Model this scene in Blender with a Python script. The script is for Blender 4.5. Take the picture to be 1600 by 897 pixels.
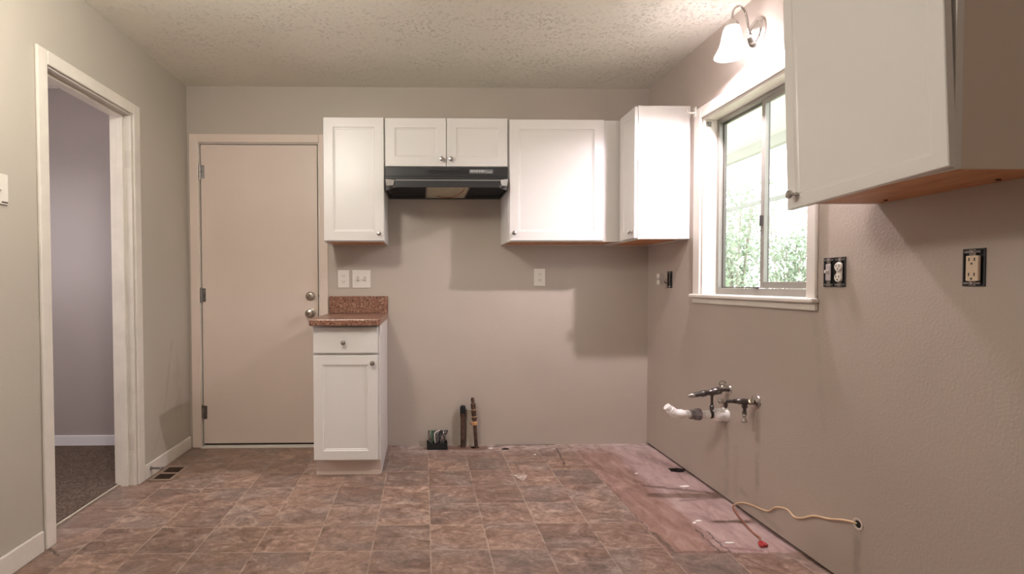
import bpy, bmesh, math, random
from mathutils import Vector, Matrix
random.seed(7)
S = bpy.context.scene
C = S.collection
for o in list(bpy.data.objects): bpy.data.objects.remove(o)
PI = math.pi

# ------------------------------------------------------------------ camera
F_PX, CX, CY = 810.9, 678.5, 463.5
YAW, PITCH, ROLL, CAMZ = 0.0205, -0.0233, -0.0021, 1.1065
cd = bpy.data.cameras.new('camera'); cam = bpy.data.objects.new('camera', cd); C.objects.link(cam)
f = Vector((math.sin(YAW)*math.cos(PITCH), math.cos(YAW)*math.cos(PITCH), math.sin(PITCH)))
r0 = Vector((math.cos(YAW), -math.sin(YAW), 0)); u0 = r0.cross(f)
r = r0*math.cos(ROLL)+u0*math.sin(ROLL); u = -r0*math.sin(ROLL)+u0*math.cos(ROLL)
M = Matrix((( r.x, u.x, -f.x, 0), (r.y, u.y, -f.y, 0), (r.z, u.z, -f.z, CAMZ), (0,0,0,1)))
cam.matrix_world = M
cd.sensor_width = 36; cd.lens = F_PX*36/1600
cd.shift_x = (800-CX)/1600; cd.shift_y = (CY-448.5)/1600
cd.clip_start = 0.05
S.camera = cam

# ------------------------------------------------------------------ light
S.view_settings.view_transform = 'Standard'; S.view_settings.look = 'None'
S.view_settings.gamma = 1; S.view_settings.use_curve_mapping = False
S.view_settings.exposure = 0.74
w = bpy.data.worlds.new('sky'); S.world = w; w.use_nodes = True
wn = w.node_tree.nodes; wl = w.node_tree.links
bg = wn['Background']
sky = wn.new('ShaderNodeTexSky'); sky.sky_type = 'HOSEK_WILKIE'; sky.turbidity = 6; sky.ground_albedo = .4
sky.sun_direction = Vector((-.3, -.5, .8)).normalized()
mx = wn.new('ShaderNodeMix'); mx.data_type = 'RGBA'; mx.inputs[0].default_value = .82
wl.new(sky.outputs[0], mx.inputs[6]); mx.inputs[7].default_value = (.93, .97, 1, 1)
wl.new(mx.outputs[2], bg.inputs[0]); bg.inputs[1].default_value = 3.4
def area(name, loc, rot, sx, sy, power, col):
    l = bpy.data.lights.new(name, 'AREA'); l.shape = 'RECTANGLE'; l.size = sx; l.size_y = sy
    l.energy = power; l.color = col
    o = bpy.data.objects.new(name, l); o.location = loc; o.rotation_euler = rot; C.objects.link(o); return o
# unseen area light added to brighten the hall; no window stands there
area('hall_fill', (-3.45, 2.0, 1.5), (0, -PI/2, 0), 1.0, 1.0, 20, (1, .90, .93))
area('rear_fill', (.2, -2.75, 1.3), (PI/2, 0, 0), 2.0, 1.6, 5, (1, .93, .86))  # unseen area light added behind the camera as fill

# ------------------------------------------------------------------ materials
def newmat(name):
    m = bpy.data.materials.new(name); m.use_nodes = True
    return m, m.node_tree.nodes, m.node_tree.links, m.node_tree.nodes['Principled BSDF']
def paint(name, col, rough=.5, bump=0, bscale=200, metal=0, var=0, vscale=3, spec=.5):
    m, n, l, b = newmat(name)
    b.inputs['Base Color'].default_value = (*col, 1); b.inputs['Roughness'].default_value = rough
    b.inputs['Metallic'].default_value = metal; b.inputs['Specular IOR Level'].default_value = spec
    tc = n.new('ShaderNodeTexCoord')
    if bump:
        t = n.new('ShaderNodeTexNoise'); t.inputs['Scale'].default_value = bscale; t.inputs['Detail'].default_value = 4
        l.new(tc.outputs['Object'], t.inputs['Vector'])
        bp = n.new('ShaderNodeBump'); bp.inputs['Strength'].default_value = bump; bp.inputs['Distance'].default_value = .003
        l.new(t.outputs['Fac'], bp.inputs['Height']); l.new(bp.outputs[0], b.inputs['Normal'])
    if var:
        t = n.new('ShaderNodeTexNoise'); t.inputs['Scale'].default_value = vscale; t.inputs['Detail'].default_value = 5
        l.new(tc.outputs['Object'], t.inputs['Vector'])
        rp = n.new('ShaderNodeMapRange'); rp.inputs[1].default_value = .3; rp.inputs[2].default_value = .7
        rp.inputs[3].default_value = 1-var; rp.inputs[4].default_value = 1+var
        l.new(t.outputs['Fac'], rp.inputs[0])
        mm = n.new('ShaderNodeVectorMath'); mm.operation = 'SCALE'; mm.inputs[0].default_value = col
        l.new(rp.outputs[0], mm.inputs['Scale']); l.new(mm.outputs[0], b.inputs['Base Color'])
    return m
def math_(n, l, op, a, b=None, c=None):
    x = n.new('ShaderNodeMath'); x.operation = op
    for i, v in enumerate((a, b, c)):
        if v is None: continue
        if isinstance(v, (int, float)): x.inputs[i].default_value = v
        else: l.new(v, x.inputs[i])
    return x.outputs[0]
def ramp(n, l, fac, stops):
    rr = n.new('ShaderNodeValToRGB'); e = rr.color_ramp.elements
    e[0].position, e[0].color = stops[0][0], (*stops[0][1], 1)
    e[1].position, e[1].color = stops[-1][0], (*stops[-1][1], 1)
    for p, c in stops[1:-1]:
        q = e.new(p); q.color = (*c, 1)
    l.new(fac, rr.inputs[0]); return rr.outputs[0]
def mixc(n, l, fac, a, b):
    x = n.new('ShaderNodeMix'); x.data_type = 'RGBA'
    for i, v in ((0, fac), (6, a), (7, b)):
        if isinstance(v, (int, float)): x.inputs[i].default_value = v
        elif isinstance(v, tuple): x.inputs[i].default_value = (*v, 1)
        else: l.new(v, x.inputs[i])
    return x.outputs[2]
def smooth(n, l, v, a, b, lo=0., hi=1.):
    x = n.new('ShaderNodeMapRange'); x.interpolation_type = 'SMOOTHSTEP'
    l.new(v, x.inputs[0]); x.inputs[1].default_value = a; x.inputs[2].default_value = b
    x.inputs[3].default_value = lo; x.inputs[4].default_value = hi; return x.outputs[0]
def noise(n, l, vec, scale, detail=4, rough=.5, dist=0):
    t = n.new('ShaderNodeTexNoise'); l.new(vec, t.inputs['Vector'])
    t.inputs['Scale'].default_value = scale; t.inputs['Detail'].default_value = detail
    t.inputs['Roughness'].default_value = rough; t.inputs['Distortion'].default_value = dist
    return t.outputs['Fac']
def seg(n, l, u_, v_, a, b, wd, soft):
    """mask of a scratch or dirt streak lying between two points of the surface"""
    dx, dy = b[0]-a[0], b[1]-a[1]; L = math.hypot(dx, dy); dx /= L; dy /= L
    pu = math_(n, l, 'SUBTRACT', u_, a[0]); pv = math_(n, l, 'SUBTRACT', v_, a[1])
    t = math_(n, l, 'ADD', math_(n, l, 'MULTIPLY', pu, dx), math_(n, l, 'MULTIPLY', pv, dy))
    tc_ = math_(n, l, 'MINIMUM', math_(n, l, 'MAXIMUM', t, 0.), L)
    qx = math_(n, l, 'SUBTRACT', pu, math_(n, l, 'MULTIPLY', tc_, dx)); qy = math_(n, l, 'SUBTRACT', pv, math_(n, l, 'MULTIPLY', tc_, dy))
    d = math_(n, l, 'SQRT', math_(n, l, 'ADD', math_(n, l, 'MULTIPLY', qx, qx), math_(n, l, 'MULTIPLY', qy, qy)))
    return smooth(n, l, d, wd, wd+soft, 1., 0.)

WALLC = (.465, .405, .345)
def wall_mat(name, col, streaks=None, ax='Y'):
    m, n, l, b = newmat(name); tc = n.new('ShaderNodeTexCoord'); v = tc.outputs['Object']
    sp = n.new('ShaderNodeSeparateXYZ'); l.new(v, sp.inputs[0])
    f1 = noise(n, l, v, 1.3, 4)
    c = mixc(n, l, smooth(n, l, f1, .35, .65), tuple(x*.97 for x in col), tuple(x*1.03 for x in col))
    if streaks:
        for (a, bb, wd, soft, amt) in streaks:
            mk = seg(n, l, sp.outputs['Y'], sp.outputs['Z'], a, bb, wd, soft)
            mk = math_(n, l, 'MULTIPLY', math_(n, l, 'MULTIPLY', mk, smooth(n, l, noise(n, l, v, 14, 4), .3, .6)), amt)
            c = mixc(n, l, mk, c, tuple(x*.45 for x in col))
    l.new(c, b.inputs['Base Color']); b.inputs['Roughness'].default_value = .42
    bp = n.new('ShaderNodeBump'); bp.inputs['Strength'].default_value = .25; bp.inputs['Distance'].default_value = .0025
    l.new(noise(n, l, v, 110, 3), bp.inputs['Height']); l.new(bp.outputs[0], b.inputs['Normal'])
    return m
M_wall = wall_mat('wall_paint_greige', WALLC)
M_wall_r = wall_mat('wall_paint_greige_marked', (.46, .39, .338), [
    ((2.357, .50), (2.357, .16), .006, .02, .35), ((2.60, .40), (2.60, .05), .008, .025, .30),
    ((2.52, .34), (2.52, .06), .004, .03, .18), ((1.80, .235), (1.80, .02), .006, .02, .35),
    ((1.92, 1.09), (1.90, .93), .004, .02, .10), ((2.02, 1.0), (1.96, .55), .003, .025, .12),
    ((2.48, .10), (2.20, .03), .004, .02, .3)])
M_wall_l = wall_mat('wall_paint_greige_scuffed', (WALLC[0]*.985, WALLC[1]*1.03, WALLC[2]*1.03), [
    ((3.30, .75), (3.20, .35), .003, .02, .25), ((3.36, .62), (3.38, .30), .02, .06, .18), ((3.2, .33), (3.05, .10), .002, .015, .2)])
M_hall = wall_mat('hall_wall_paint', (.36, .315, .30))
M_white = paint('white_trim_paint', (.73, .68, .62), .38, bump=.15, bscale=60, var=.03, vscale=4)
M_trimd = paint('chipped_white_trim', (.70, .65, .58), .42, bump=.3, bscale=40, var=.06, vscale=9)
M_door = paint('door_paint', (.70, .585, .51), .42, var=.03, vscale=2)
M_cab = paint('cabinet_white', (.71, .68, .645), .33, bump=.06, bscale=120)
M_chrome = paint('brushed_nickel', (.55, .52, .49), .25, metal=1)
M_brass = paint('aged_nickel', (.48, .42, .36), .3, metal=1)
M_steel = paint('dark_steel', (.30, .28, .27), .35, metal=1, var=.3, vscale=60)
M_black = paint('black_enamel', (.035, .035, .035), .25)
M_blackm = paint('black_matte', (.008, .008, .008), .7)
M_dark = paint('dark_gap', (.03, .02, .016), .9, var=.4, vscale=30)
M_plate = paint('outlet_plastic_white', (.74, .69, .62), .35)
M_ivory = paint('outlet_plastic_ivory', (.70, .56, .42), .35)
M_slot = paint('slot_dark', (.04, .03, .03), .6)
M_pvc = paint('pvc_white', (.90, .86, .84), .3)
M_pvcg = paint('pvc_grey_nut', (.20, .17, .17), .45)
M_alu = paint('window_aluminium', (.26, .245, .215), .45, metal=.3, var=.06, vscale=10)
M_aludk = paint('window_aluminium_dark', (.11, .10, .085), .45, metal=.3)
M_pipe = paint('rusty_pipe', (.085, .045, .03), .75, metal=.2, bump=.6, bscale=80, var=.5, vscale=30)
M_copper = paint('copper_tube', (.42, .20, .11), .4, metal=.8, var=.3, vscale=25)
M_wirey = paint('yellow_cable_jacket', (.66, .47, .30), .5)
M_wirer = paint('dull_copper_cable', (.32, .13, .085), .5)
M_nut = paint('red_wire_nut', (.42, .02, .025), .4)
M_yel = paint('yellow_nut', (.60, .33, .14), .4)
M_chip = paint('plaster_white', (.86, .83, .80), .8, bump=.5, bscale=50)
M_lens = paint('hood_lens_yellowed', (.46, .42, .30), .35, var=.12, vscale=12)
M_filter = paint('hood_filter_black', (.008, .008, .007), .75, bump=.8, bscale=240)
M_green = paint('green_wire', (.05, .20, .10), .5)
M_reg = paint('register_brown', (.10, .065, .045), .5, metal=.3, var=.3, vscale=40)

def ceiling_mat():
    m, n, l, b = newmat('ceiling_textured'); tc = n.new('ShaderNodeTexCoord'); v = tc.outputs['Object']
    b.inputs['Base Color'].default_value = (.80, .76, .67, 1); b.inputs['Roughness'].default_value = .8
    a = noise(n, l, v, 60, 5, .6, .1); k = noise(n, l, v, 120, 4, .6)
    st = smooth(n, l, a, .56, .66)
    patch = smooth(n, l, noise(n, l, v, 5, 3), .38, .62, .35, 1.)
    h = math_(n, l, 'MULTIPLY', math_(n, l, 'ADD', math_(n, l, 'MULTIPLY', st, .8), math_(n, l, 'MULTIPLY', k, .55)), patch)
    bp = n.new('ShaderNodeBump'); bp.inputs['Strength'].default_value = .85; bp.inputs['Distance'].default_value = .006
    l.new(h, bp.inputs['Height']); l.new(bp.outputs[0], b.inputs['Normal'])
    return m
M_ceil = ceiling_mat()

def floor_mat():
    m, n, l, b = newmat('vinyl_stone_tile'); tc = n.new('ShaderNodeTexCoord'); v = tc.outputs['Object']
    sp = n.new('ShaderNodeSeparateXYZ'); l.new(v, sp.inputs[0]); X, Y = sp.outputs['X'], sp.outputs['Y']
    T = .229
    a = math_(n, l, 'DIVIDE', math_(n, l, 'SUBTRACT', X, .026), .2445); c = math_(n, l, 'DIVIDE', math_(n, l, 'SUBTRACT', Y, 2.137), T)
    ia, ic = math_(n, l, 'FLOOR', a), math_(n, l, 'FLOOR', c)
    fa, fc = math_(n, l, 'SUBTRACT', a, ia), math_(n, l, 'SUBTRACT', c, ic)
    cmb = n.new('ShaderNodeCombineXYZ'); l.new(ia, cmb.inputs[0]); l.new(ic, cmb.inputs[1])
    wnz = n.new('ShaderNodeTexWhiteNoise'); wnz.noise_dimensions = '3D'; l.new(cmb.outputs[0], wnz.inputs['Vector'])
    off = n.new('ShaderNodeVectorMath'); off.operation = 'SCALE'; l.new(wnz.outputs['Color'], off.inputs[0]); off.inputs['Scale'].default_value = 7
    vv = n.new('ShaderNodeVectorMath'); vv.operation = 'ADD'; l.new(v, vv.inputs[0]); l.new(off.outputs[0], vv.inputs[1])
    st = n.new('ShaderNodeVectorMath'); st.operation = 'MULTIPLY'; l.new(vv.outputs[0], st.inputs[0]); st.inputs[1].default_value = (.8, 1.1, 1)
    n1 = noise(n, l, st.outputs[0], 11, 9, .68, 1.3); n2 = noise(n, l, st.outputs[0], 4, 3, .5, .5); n3 = noise(n, l, st.outputs[0], 40, 5, .7, 1)
    n1 = math_(n, l, 'ADD', n1, math_(n, l, 'MULTIPLY', math_(n, l, 'SUBTRACT', n3, .5), .55))
    base = ramp(n, l, n1, [(.30, (.125, .070, .050)), (.44, (.215, .132, .098)), (.55, (.29, .187, .144)), (.70, (.44, .31, .25))])
    grey = ramp(n, l, n1, [(.30, (.12, .082, .067)), (.5, (.225, .160, .132)), (.70, (.38, .295, .25))])
    tile = mixc(n, l, smooth(n, l, n2, .42, .66), base, grey)
    tone = math_(n, l, 'ADD', .82, math_(n, l, 'MULTIPLY', wnz.outputs['Value'], .36))
    sc = n.new('ShaderNodeVectorMath'); sc.operation = 'SCALE'; l.new(tile, sc.inputs[0]); l.new(tone, sc.inputs['Scale'])
    e = math_(n, l, 'MINIMUM', math_(n, l, 'MINIMUM', fa, math_(n, l, 'SUBTRACT', 1., fa)), math_(n, l, 'MINIMUM', fc, math_(n, l, 'SUBTRACT', 1., fc)))
    g = smooth(n, l, e, .008, .022, 1., 0.)
    gm = math_(n, l, 'MULTIPLY', g, smooth(n, l, noise(n, l, v, 9, 3), .35, .6, .05, .40))
    vinyl = mixc(n, l, gm, sc.outputs[0], (.48, .365, .29))
    # bare patch where the cabinets stood
    wob = math_(n, l, 'MULTIPLY', math_(n, l, 'SUBTRACT', noise(n, l, v, 22, 7, .7), .5), .06)
    xw = math_(n, l, 'ADD', X, wob); yw = math_(n, l, 'ADD', Y, wob)
    mk = math_(n, l, 'MULTIPLY', smooth(n, l, xw, 1.00, 1.012), smooth(n, l, yw, 2.075, 2.09))
    xs = math_(n, l, 'ADD', X, math_(n, l, 'MULTIPLY', math_(n, l, 'SUBTRACT', noise(n, l, v, 3.5, 4, .6), .5), .16))
    str_ = smooth(n, l, xs, 1.20, 1.27)
    sv = n.new('ShaderNodeVectorMath'); sv.operation = 'MULTIPLY'; l.new(v, sv.inputs[0]); sv.inputs[1].default_value = (1, .35, 1)
    p1 = noise(n, l, sv.outputs[0], 16, 7, .65, .8)
    redb = ramp(n, l, p1, [(.3, (.20, .108, .085)), (.5, (.31, .185, .15)), (.72, (.43, .29, .25))])
    lav = ramp(n, l, p1, [(.3, (.27, .175, .16)), (.5, (.42, .295, .275)), (.72, (.55, .42, .395))])
    patch = mixc(n, l, str_, redb, lav)
    for aa, bb, wd, soft, amt, colr in [
        ((1.21, 2.80), (1.50, 2.70), .004, .02, .75, (.12, .07, .06)), ((1.31, 2.60), (1.52, 2.63), .003, .015, .6, (.16, .10, .085)),
        ((1.35, 2.365), (1.50, 2.36), .004, .018, .65, (.15, .09, .07)), ((1.225, 2.29), (1.22, 2.09), .001, .006, .9, (.06, .035, .03)),
        ((1.262, 2.27), (1.262, 2.09), .001, .006, .8, (.06, .035, .03)), ((1.02, 2.25), (1.03, 2.085), .002, .02, .8, (.09, .055, .04)),
        ((1.0, 2.60), (1.01, 2.25), .001, .009, .75, (.08, .05, .04)), ((1.0, 2.97), (1.0, 2.62), .002, .03, .55, (.15, .08, .06)),
        ((1.45, 3.20), (1.53, 3.0), .01, .05, .4, (.12, .06, .05)), ((1.05, 3.1), (1.2, 2.9), .01, .06, .35, (.17, .08, .06)),
        ((1.25, 2.13), (1.40, 2.10), .002, .012, .55, (.2, .07, .08)), ((1.05, 2.095), (1.26, 2.09), .003, .012, .6, (.11, .06, .05))]:
        s_ = seg(n, l, xw, yw, aa, bb, wd, soft)
        patch = mixc(n, l, math_(n, l, 'MULTIPLY', s_, amt), patch, colr)
    colr = mixc(n, l, mk, vinyl, patch)
    # dust and glue along the back wall and open seams of the vinyl
    dm = math_(n, l, 'MULTIPLY', smooth(n, l, Y, 3.30, 3.52), smooth(n, l, X, -.25, -.1))
    dm = math_(n, l, 'MULTIPLY', dm, smooth(n, l, noise(n, l, v, 18, 5, .6), .35, .62))
    colr = mixc(n, l, math_(n, l, 'MULTIPLY', dm, .8), colr, (.56, .47, .44))
    for aa, bb, wd, soft, amt, cc in [((.895, 3.46), (.86, 3.13), .001, .006, .85, (.05, .03, .03)), ((.56, 3.2), (.575, 2.92), .001, .006, .5, (.10, .07, .06)),
        ((1.27, 2.07), (1.33, 1.97), .0015, .008, .7, (.11, .055, .05)), ((1.27, 2.08), (1.2, 2.10), .0015, .008, .6, (.11, .055, .05)),
        ((.16, 3.49), (.40, 3.48), .02, .05, .85, (.17, .085, .06)), ((-1.57, 2.19), (-1.50, 2.13), .0015, .008, .85, (.05, .03, .02)),
        ((-1.5, 2.137), (-1.30, 2.137), .0005, .004, .6, (.07, .045, .035)), ((.5, 3.54), (.9, 3.54), .003, .008, .9, (.03, .02, .02)), ((.8, 3.1), (1.0, 3.11), .002, .02, .5, (.13, .075, .06))]:
        colr = mixc(n, l, math_(n, l, 'MULTIPLY', seg(n, l, xw, yw, aa, bb, wd, soft), amt), colr, cc)
    l.new(colr, b.inputs['Base Color'])
    l.new(smooth(n, l, n1, .3, .7, .34, .5), b.inputs['Roughness'])
    bp = n.new('ShaderNodeBump'); bp.inputs['Strength'].default_value = .35; bp.inputs['Distance'].default_value = .002
    hh = math_(n, l, 'SUBTRACT', math_(n, l, 'MULTIPLY', n1, .5), math_(n, l, 'MULTIPLY', g, .5))
    hh = math_(n, l, 'SUBTRACT', hh, math_(n, l, 'MULTIPLY', mk, 1.))
    l.new(hh, bp.inputs['Height']); l.new(bp.outputs[0], b.inputs['Normal'])
    return m
M_floor = floor_mat()

def carpet_mat():
    m, n, l, b = newmat('hall_carpet'); tc = n.new('ShaderNodeTexCoord'); v = tc.outputs['Object']
    a = noise(n, l, v, 95, 5, .8)
    l.new(ramp(n, l, a, [(.35, (.04, .025, .017)), (.5, (.14, .095, .07)), (.66, (.32, .23, .18))]), b.inputs['Base Color'])
    b.inputs['Roughness'].default_value = 1
    bp = n.new('ShaderNodeBump'); bp.inputs['Strength'].default_value = 1; bp.inputs['Distance'].default_value = .01
    l.new(a, bp.inputs['Height']); l.new(bp.outputs[0], b.inputs['Normal']); return m
def granite_mat():
    m, n, l, b = newmat('counter_granite'); tc = n.new('ShaderNodeTexCoord'); v = tc.outputs['Object']
    a = noise(n, l, v, 85, 4, .8); k = noise(n, l, v, 45, 3, .6, 1)
    base = ramp(n, l, a, [(.34, (.03, .014, .010)), (.45, (.17, .075, .045)), (.55, (.30, .155, .10)), (.68, (.60, .42, .32))])
    l.new(mixc(n, l, smooth(n, l, k, .5, .62), base, (.24, .105, .068)), b.inputs['Base Color'])
    b.inputs['Roughness'].default_value = .3; return m
def wood_mat():
    m, n, l, b = newmat('cabinet_bottom_wood'); tc = n.new('ShaderNodeTexCoord')
    mp = n.new('ShaderNodeMapping'); mp.inputs['Scale'].default_value = (9, 1.2, 9); l.new(tc.outputs['Object'], mp.inputs[0])
    a = noise(n, l, mp.outputs[0], 6, 6, .6, .8)
    l.new(ramp(n, l, a, [(.3, (.40, .15, .05)), (.5, (.55, .235, .09)), (.7, (.68, .34, .16))]), b.inputs['Base Color'])
    b.inputs['Roughness'].default_value = .45; return m
M_carpet, M_granite, M_wood = carpet_mat(), granite_mat(), wood_mat()
def glass_mat():
    m, n, l, b = newmat('window_glass'); n.remove(b)
    out = n['Material Output']; t = n.new('ShaderNodeBsdfTransparent'); g = n.new('ShaderNodeBsdfGlossy'); g.inputs['Roughness'].default_value = .02
    t.inputs[0].default_value = (.96, .97, .96, 1)
    mxx = n.new('ShaderNodeMixShader'); mxx.inputs[0].default_value = .05; l.new(t.outputs[0], mxx.inputs[1]); l.new(g.outputs[0], mxx.inputs[2])
    l.new(mxx.outputs[0], out.inputs[0]); return m
M_glass = glass_mat()
def shade_mat():
    m, n, l, b = newmat('frosted_glass_shade')
    b.inputs['Base Color'].default_value = (.95, .93, .93, 1); b.inputs['Roughness'].default_value = .5
    b.inputs['Emission Color'].default_value = (1, .90, .95, 1); b.inputs['Emission Strength'].default_value = 12
    return m
M_shade = shade_mat()

# ------------------------------------------------------------------ mesh helpers
def bx(bm, x0, x1, y0, y1, z0, z1, bev=0):
    vs = [bm.verts.new(p) for p in ((x0,y0,z0),(x1,y0,z0),(x1,y1,z0),(x0,y1,z0),(x0,y0,z1),(x1,y0,z1),(x1,y1,z1),(x0,y1,z1))]
    fs = [bm.faces.new([vs[i] for i in q]) for q in ((0,3,2,1),(4,5,6,7),(0,1,5,4),(1,2,6,5),(2,3,7,6),(3,0,4,7))]
    if bev:
        es = list({e for f_ in fs for e in f_.edges})
        bmesh.ops.bevel(bm, geom=es, offset=bev, segments=2, affect='EDGES', profile=.5)
    return vs
def frame_of(d):
    d = Vector(d).normalized(); a = Vector((0,0,1)) if abs(d.z) < .9 else Vector((1,0,0))
    x = d.cross(a).normalized(); return x, d.cross(x).normalized(), d
def lathe(bm, prof, o, d, seg_=24):
    """prof: list of (radius, distance along d)"""
    x, y, z = frame_of(d); o = Vector(o); rings = []
    for rr, h in prof:
        if rr < 1e-6: rings.append([bm.verts.new(o+z*h)]); continue
        rings.append([bm.verts.new(o+z*h+(x*math.cos(2*PI*k/seg_)+y*math.sin(2*PI*k/seg_))*rr) for k in range(seg_)])
    for A, B in zip(rings, rings[1:]):
        for k in range(seg_):
            k2 = (k+1) % seg_
            a = [A[k % len(A)], A[k2 % len(A)]] if len(A) > 1 else [A[0]]
            b = [B[k2 % len(B)], B[k % len(B)]] if len(B) > 1 else [B[0]]
            if len(a)+len(b) >= 3: bm.faces.new(a+b)
    bmesh.ops.recalc_face_normals(bm, faces=bm.faces)
def cyl(bm, a, b, rad, seg_=16):
    a, b = Vector(a), Vector(b); lathe(bm, [(0,0),(rad,0),(rad,(b-a).length),(0,(b-a).length)], a, b-a, seg_)
def catmull(P, k=8):
    P = [Vector(p) for p in P]; out = []
    for i in range(len(P)-1):
        p0, p1, p2, p3 = P[max(i-1,0)], P[i], P[i+1], P[min(i+2,len(P)-1)]
        for j in range(k):
            t = j/k
            out.append(.5*((2*p1)+(-p0+p2)*t+(2*p0-5*p1+4*p2-p3)*t*t+(-p0+3*p1-3*p2+p3)*t**3))
    out.append(P[-1]); return out
def tube(bm, P, rad, seg_=10, k=8, smooth_path=True):
    pts = catmull(P, k) if smooth_path else [Vector(p) for p in P]
    x, y, z = frame_of(pts[1]-pts[0]); rings = []
    for i, p in enumerate(pts):
        d = (pts[min(i+1,len(pts)-1)]-pts[max(i-1,0)]).normalized()
        x = (x-d*x.dot(d)).normalized(); y = d.cross(x)
        rr = rad(i/(len(pts)-1)) if callable(rad) else rad
        rings.append([bm.verts.new(p+(x*math.cos(2*PI*q/seg_)+y*math.sin(2*PI*q/seg_))*rr) for q in range(seg_)])
    for A, B in zip(rings, rings[1:]):
        for q in range(seg_): bm.faces.new((A[q], A[(q+1)%seg_], B[(q+1)%seg_], B[q]))
    bm.faces.new(rings[0][::-1]); bm.faces.new(rings[-1])
    bmesh.ops.recalc_face_normals(bm, faces=bm.faces)
def prism(bm, poly, z0, z1):
    a = [bm.verts.new((x, y, z0)) for x, y in poly]; b = [bm.verts.new((x, y, z1)) for x, y in poly]
    bm.faces.new(a[::-1]); bm.faces.new(b)
    for i in range(len(poly)):
        j = (i+1) % len(poly); bm.faces.new((a[i], a[j], b[j], b[i]))
def loft(bm, loops, cap=True):
    R_ = [[bm.verts.new(p) for p in L] for L in loops]
    for A, B in zip(R_, R_[1:]):
        for i in range(len(A)):
            j = (i+1) % len(A); bm.faces.new((A[i], A[j], B[j], B[i]))
    if cap: bm.faces.new(R_[0][::-1]); bm.faces.new(R_[-1])
    bmesh.ops.recalc_face_normals(bm, faces=bm.faces)
def obj(name, bm, mat, parent=None, smooth_=False, bevel=0, loc=None):
    me = bpy.data.meshes.new(name); bm.to_mesh(me); bm.free(); me.materials.append(mat)
    if smooth_:
        for p in me.polygons: p.use_smooth = True
        try: me.set_sharp_from_angle(angle=math.radians(40))
        except Exception: pass
    o = bpy.data.objects.new(name, me); C.objects.link(o)
    if parent:
        o.parent = parent
        pm = parent
        loc0 = Vector((0,0,0))
        while pm: loc0 += pm.location; pm = pm.parent
        me.transform(Matrix.Translation(-loc0))
    if bevel:
        md = o.modifiers.new('bevel', 'BEVEL'); md.width = bevel; md.segments = 2; md.limit_method = 'ANGLE'; md.angle_limit = math.radians(50)
    return o
def tag(o, label, cat, group=None):
    o['label'] = label; o['category'] = cat
    if group: o['group'] = group
    return o
def thing(name, label, cat, loc=(0,0,0), group=None):
    o = bpy.data.objects.new(name, None); C.objects.link(o); o.location = loc; o.empty_display_size = .05
    return tag(o, label, cat, group)
def struct(o): o['kind'] = 'structure'; return o
def setting(name, loc=(0,0,0)):
    o = bpy.data.objects.new(name, None); C.objects.link(o); o.location = loc; return struct(o)
def B(*a, bev=0):
    bm = bmesh.new(); bx(bm, *a, bev=bev); return bm
def Bs(*boxes, bev=0):
    bm = bmesh.new()
    for b_ in boxes: bx(bm, *b_, bev=bev)
    return bm
def L_(prof, o, d, seg_=24):
    bm = bmesh.new(); lathe(bm, prof, o, d, seg_); return bm
def T_(P, rad, **k):
    bm = bmesh.new(); tube(bm, P, rad, **k); return bm

# ------------------------------------------------------------------ room shell
D, XL, XR, H = 3.547, -1.589, 1.546, 2.44
YB = -2.9
def cut(o, cutters):
    for c in cutters:
        md = o.modifiers.new('cut', 'BOOLEAN'); md.operation = 'DIFFERENCE'; md.object = c; md.solver = 'EXACT'
    dg = bpy.context.evaluated_depsgraph_get(); dg.update()
    me = bpy.data.meshes.new_from_object(o.evaluated_get(dg)); o.modifiers.clear(); old = o.data; o.data = me
    bpy.data.meshes.remove(old)
    for c in cutters: bpy.data.objects.remove(c)
def blob(cx, cy, rx, ry, z0, z1, jag=.25, nn=14):
    return [(cx+rx*math.cos(2*PI*k/nn)*(1+random.uniform(-jag, jag)), cy+ry*math.sin(2*PI*k/nn)*(1+random.uniform(-jag, jag))) for k in range(nn)]
def cutter(poly, z0, z1):
    bm = bmesh.new(); prism(bm, poly, z0, z1); return obj('cutter', bm, M_dark)
fl = struct(obj('floor', B(-1.687, XR+.12, YB, D+.06, -.06, 0), M_floor))
def line_holes(o):
    o.data.materials.append(M_dark)  # hole sides coloured dark for the shade inside
    for p_ in o.data.polygons:
        if abs(p_.normal.z) < .5 and -1.6 < p_.center.x < XR+.05 and YB+.05 < p_.center.y < D+.03: p_.material_index = 1
cut(fl, [cutter(blob(.547, 3.455, .030, .020, 0, 0), -.08, .02), cutter(blob(.50, 3.50, .03, .006, 0, 0), -.08, .02),
         cutter(blob(1.508, 3.03, .055, .035, 0, 0), -.08, .02),
         cutter([(-1.545, 2.955), (-1.445, 2.955), (-1.445, 3.155), (-1.545, 3.155)], -.08, .02),
         cutter(blob(.345, 3.49, .03, .02, 0, 0, .1), -.045, .02)])
line_holes(fl)
struct(obj('floor_hall', B(-3.7, -1.687, .6, 3.62, -.06, .006), M_carpet))
struct(obj('ceiling', B(-3.7, XR+.12, YB, D+.12, H, H+.08), M_ceil))
# back wall with door opening
struct(obj('wall_back', Bs((XL-.1, -1.53, D, D+.11, 0, H), (-1.53, -.70, D, D+.11, 2.075, H), (-.70, XR+.12, D, D+.11, 0, H)), M_wall))
# left wall with doorway
DY0, DY1, DZ = 2.222, 2.892, 2.045
struct(obj('wall_left', Bs((XL-.115, XL, YB, DY0, 0, H), (XL-.115, XL, DY0, DY1, DZ, H), (XL-.115, XL, DY1, D, 0, H)), M_wall_l))
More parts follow.
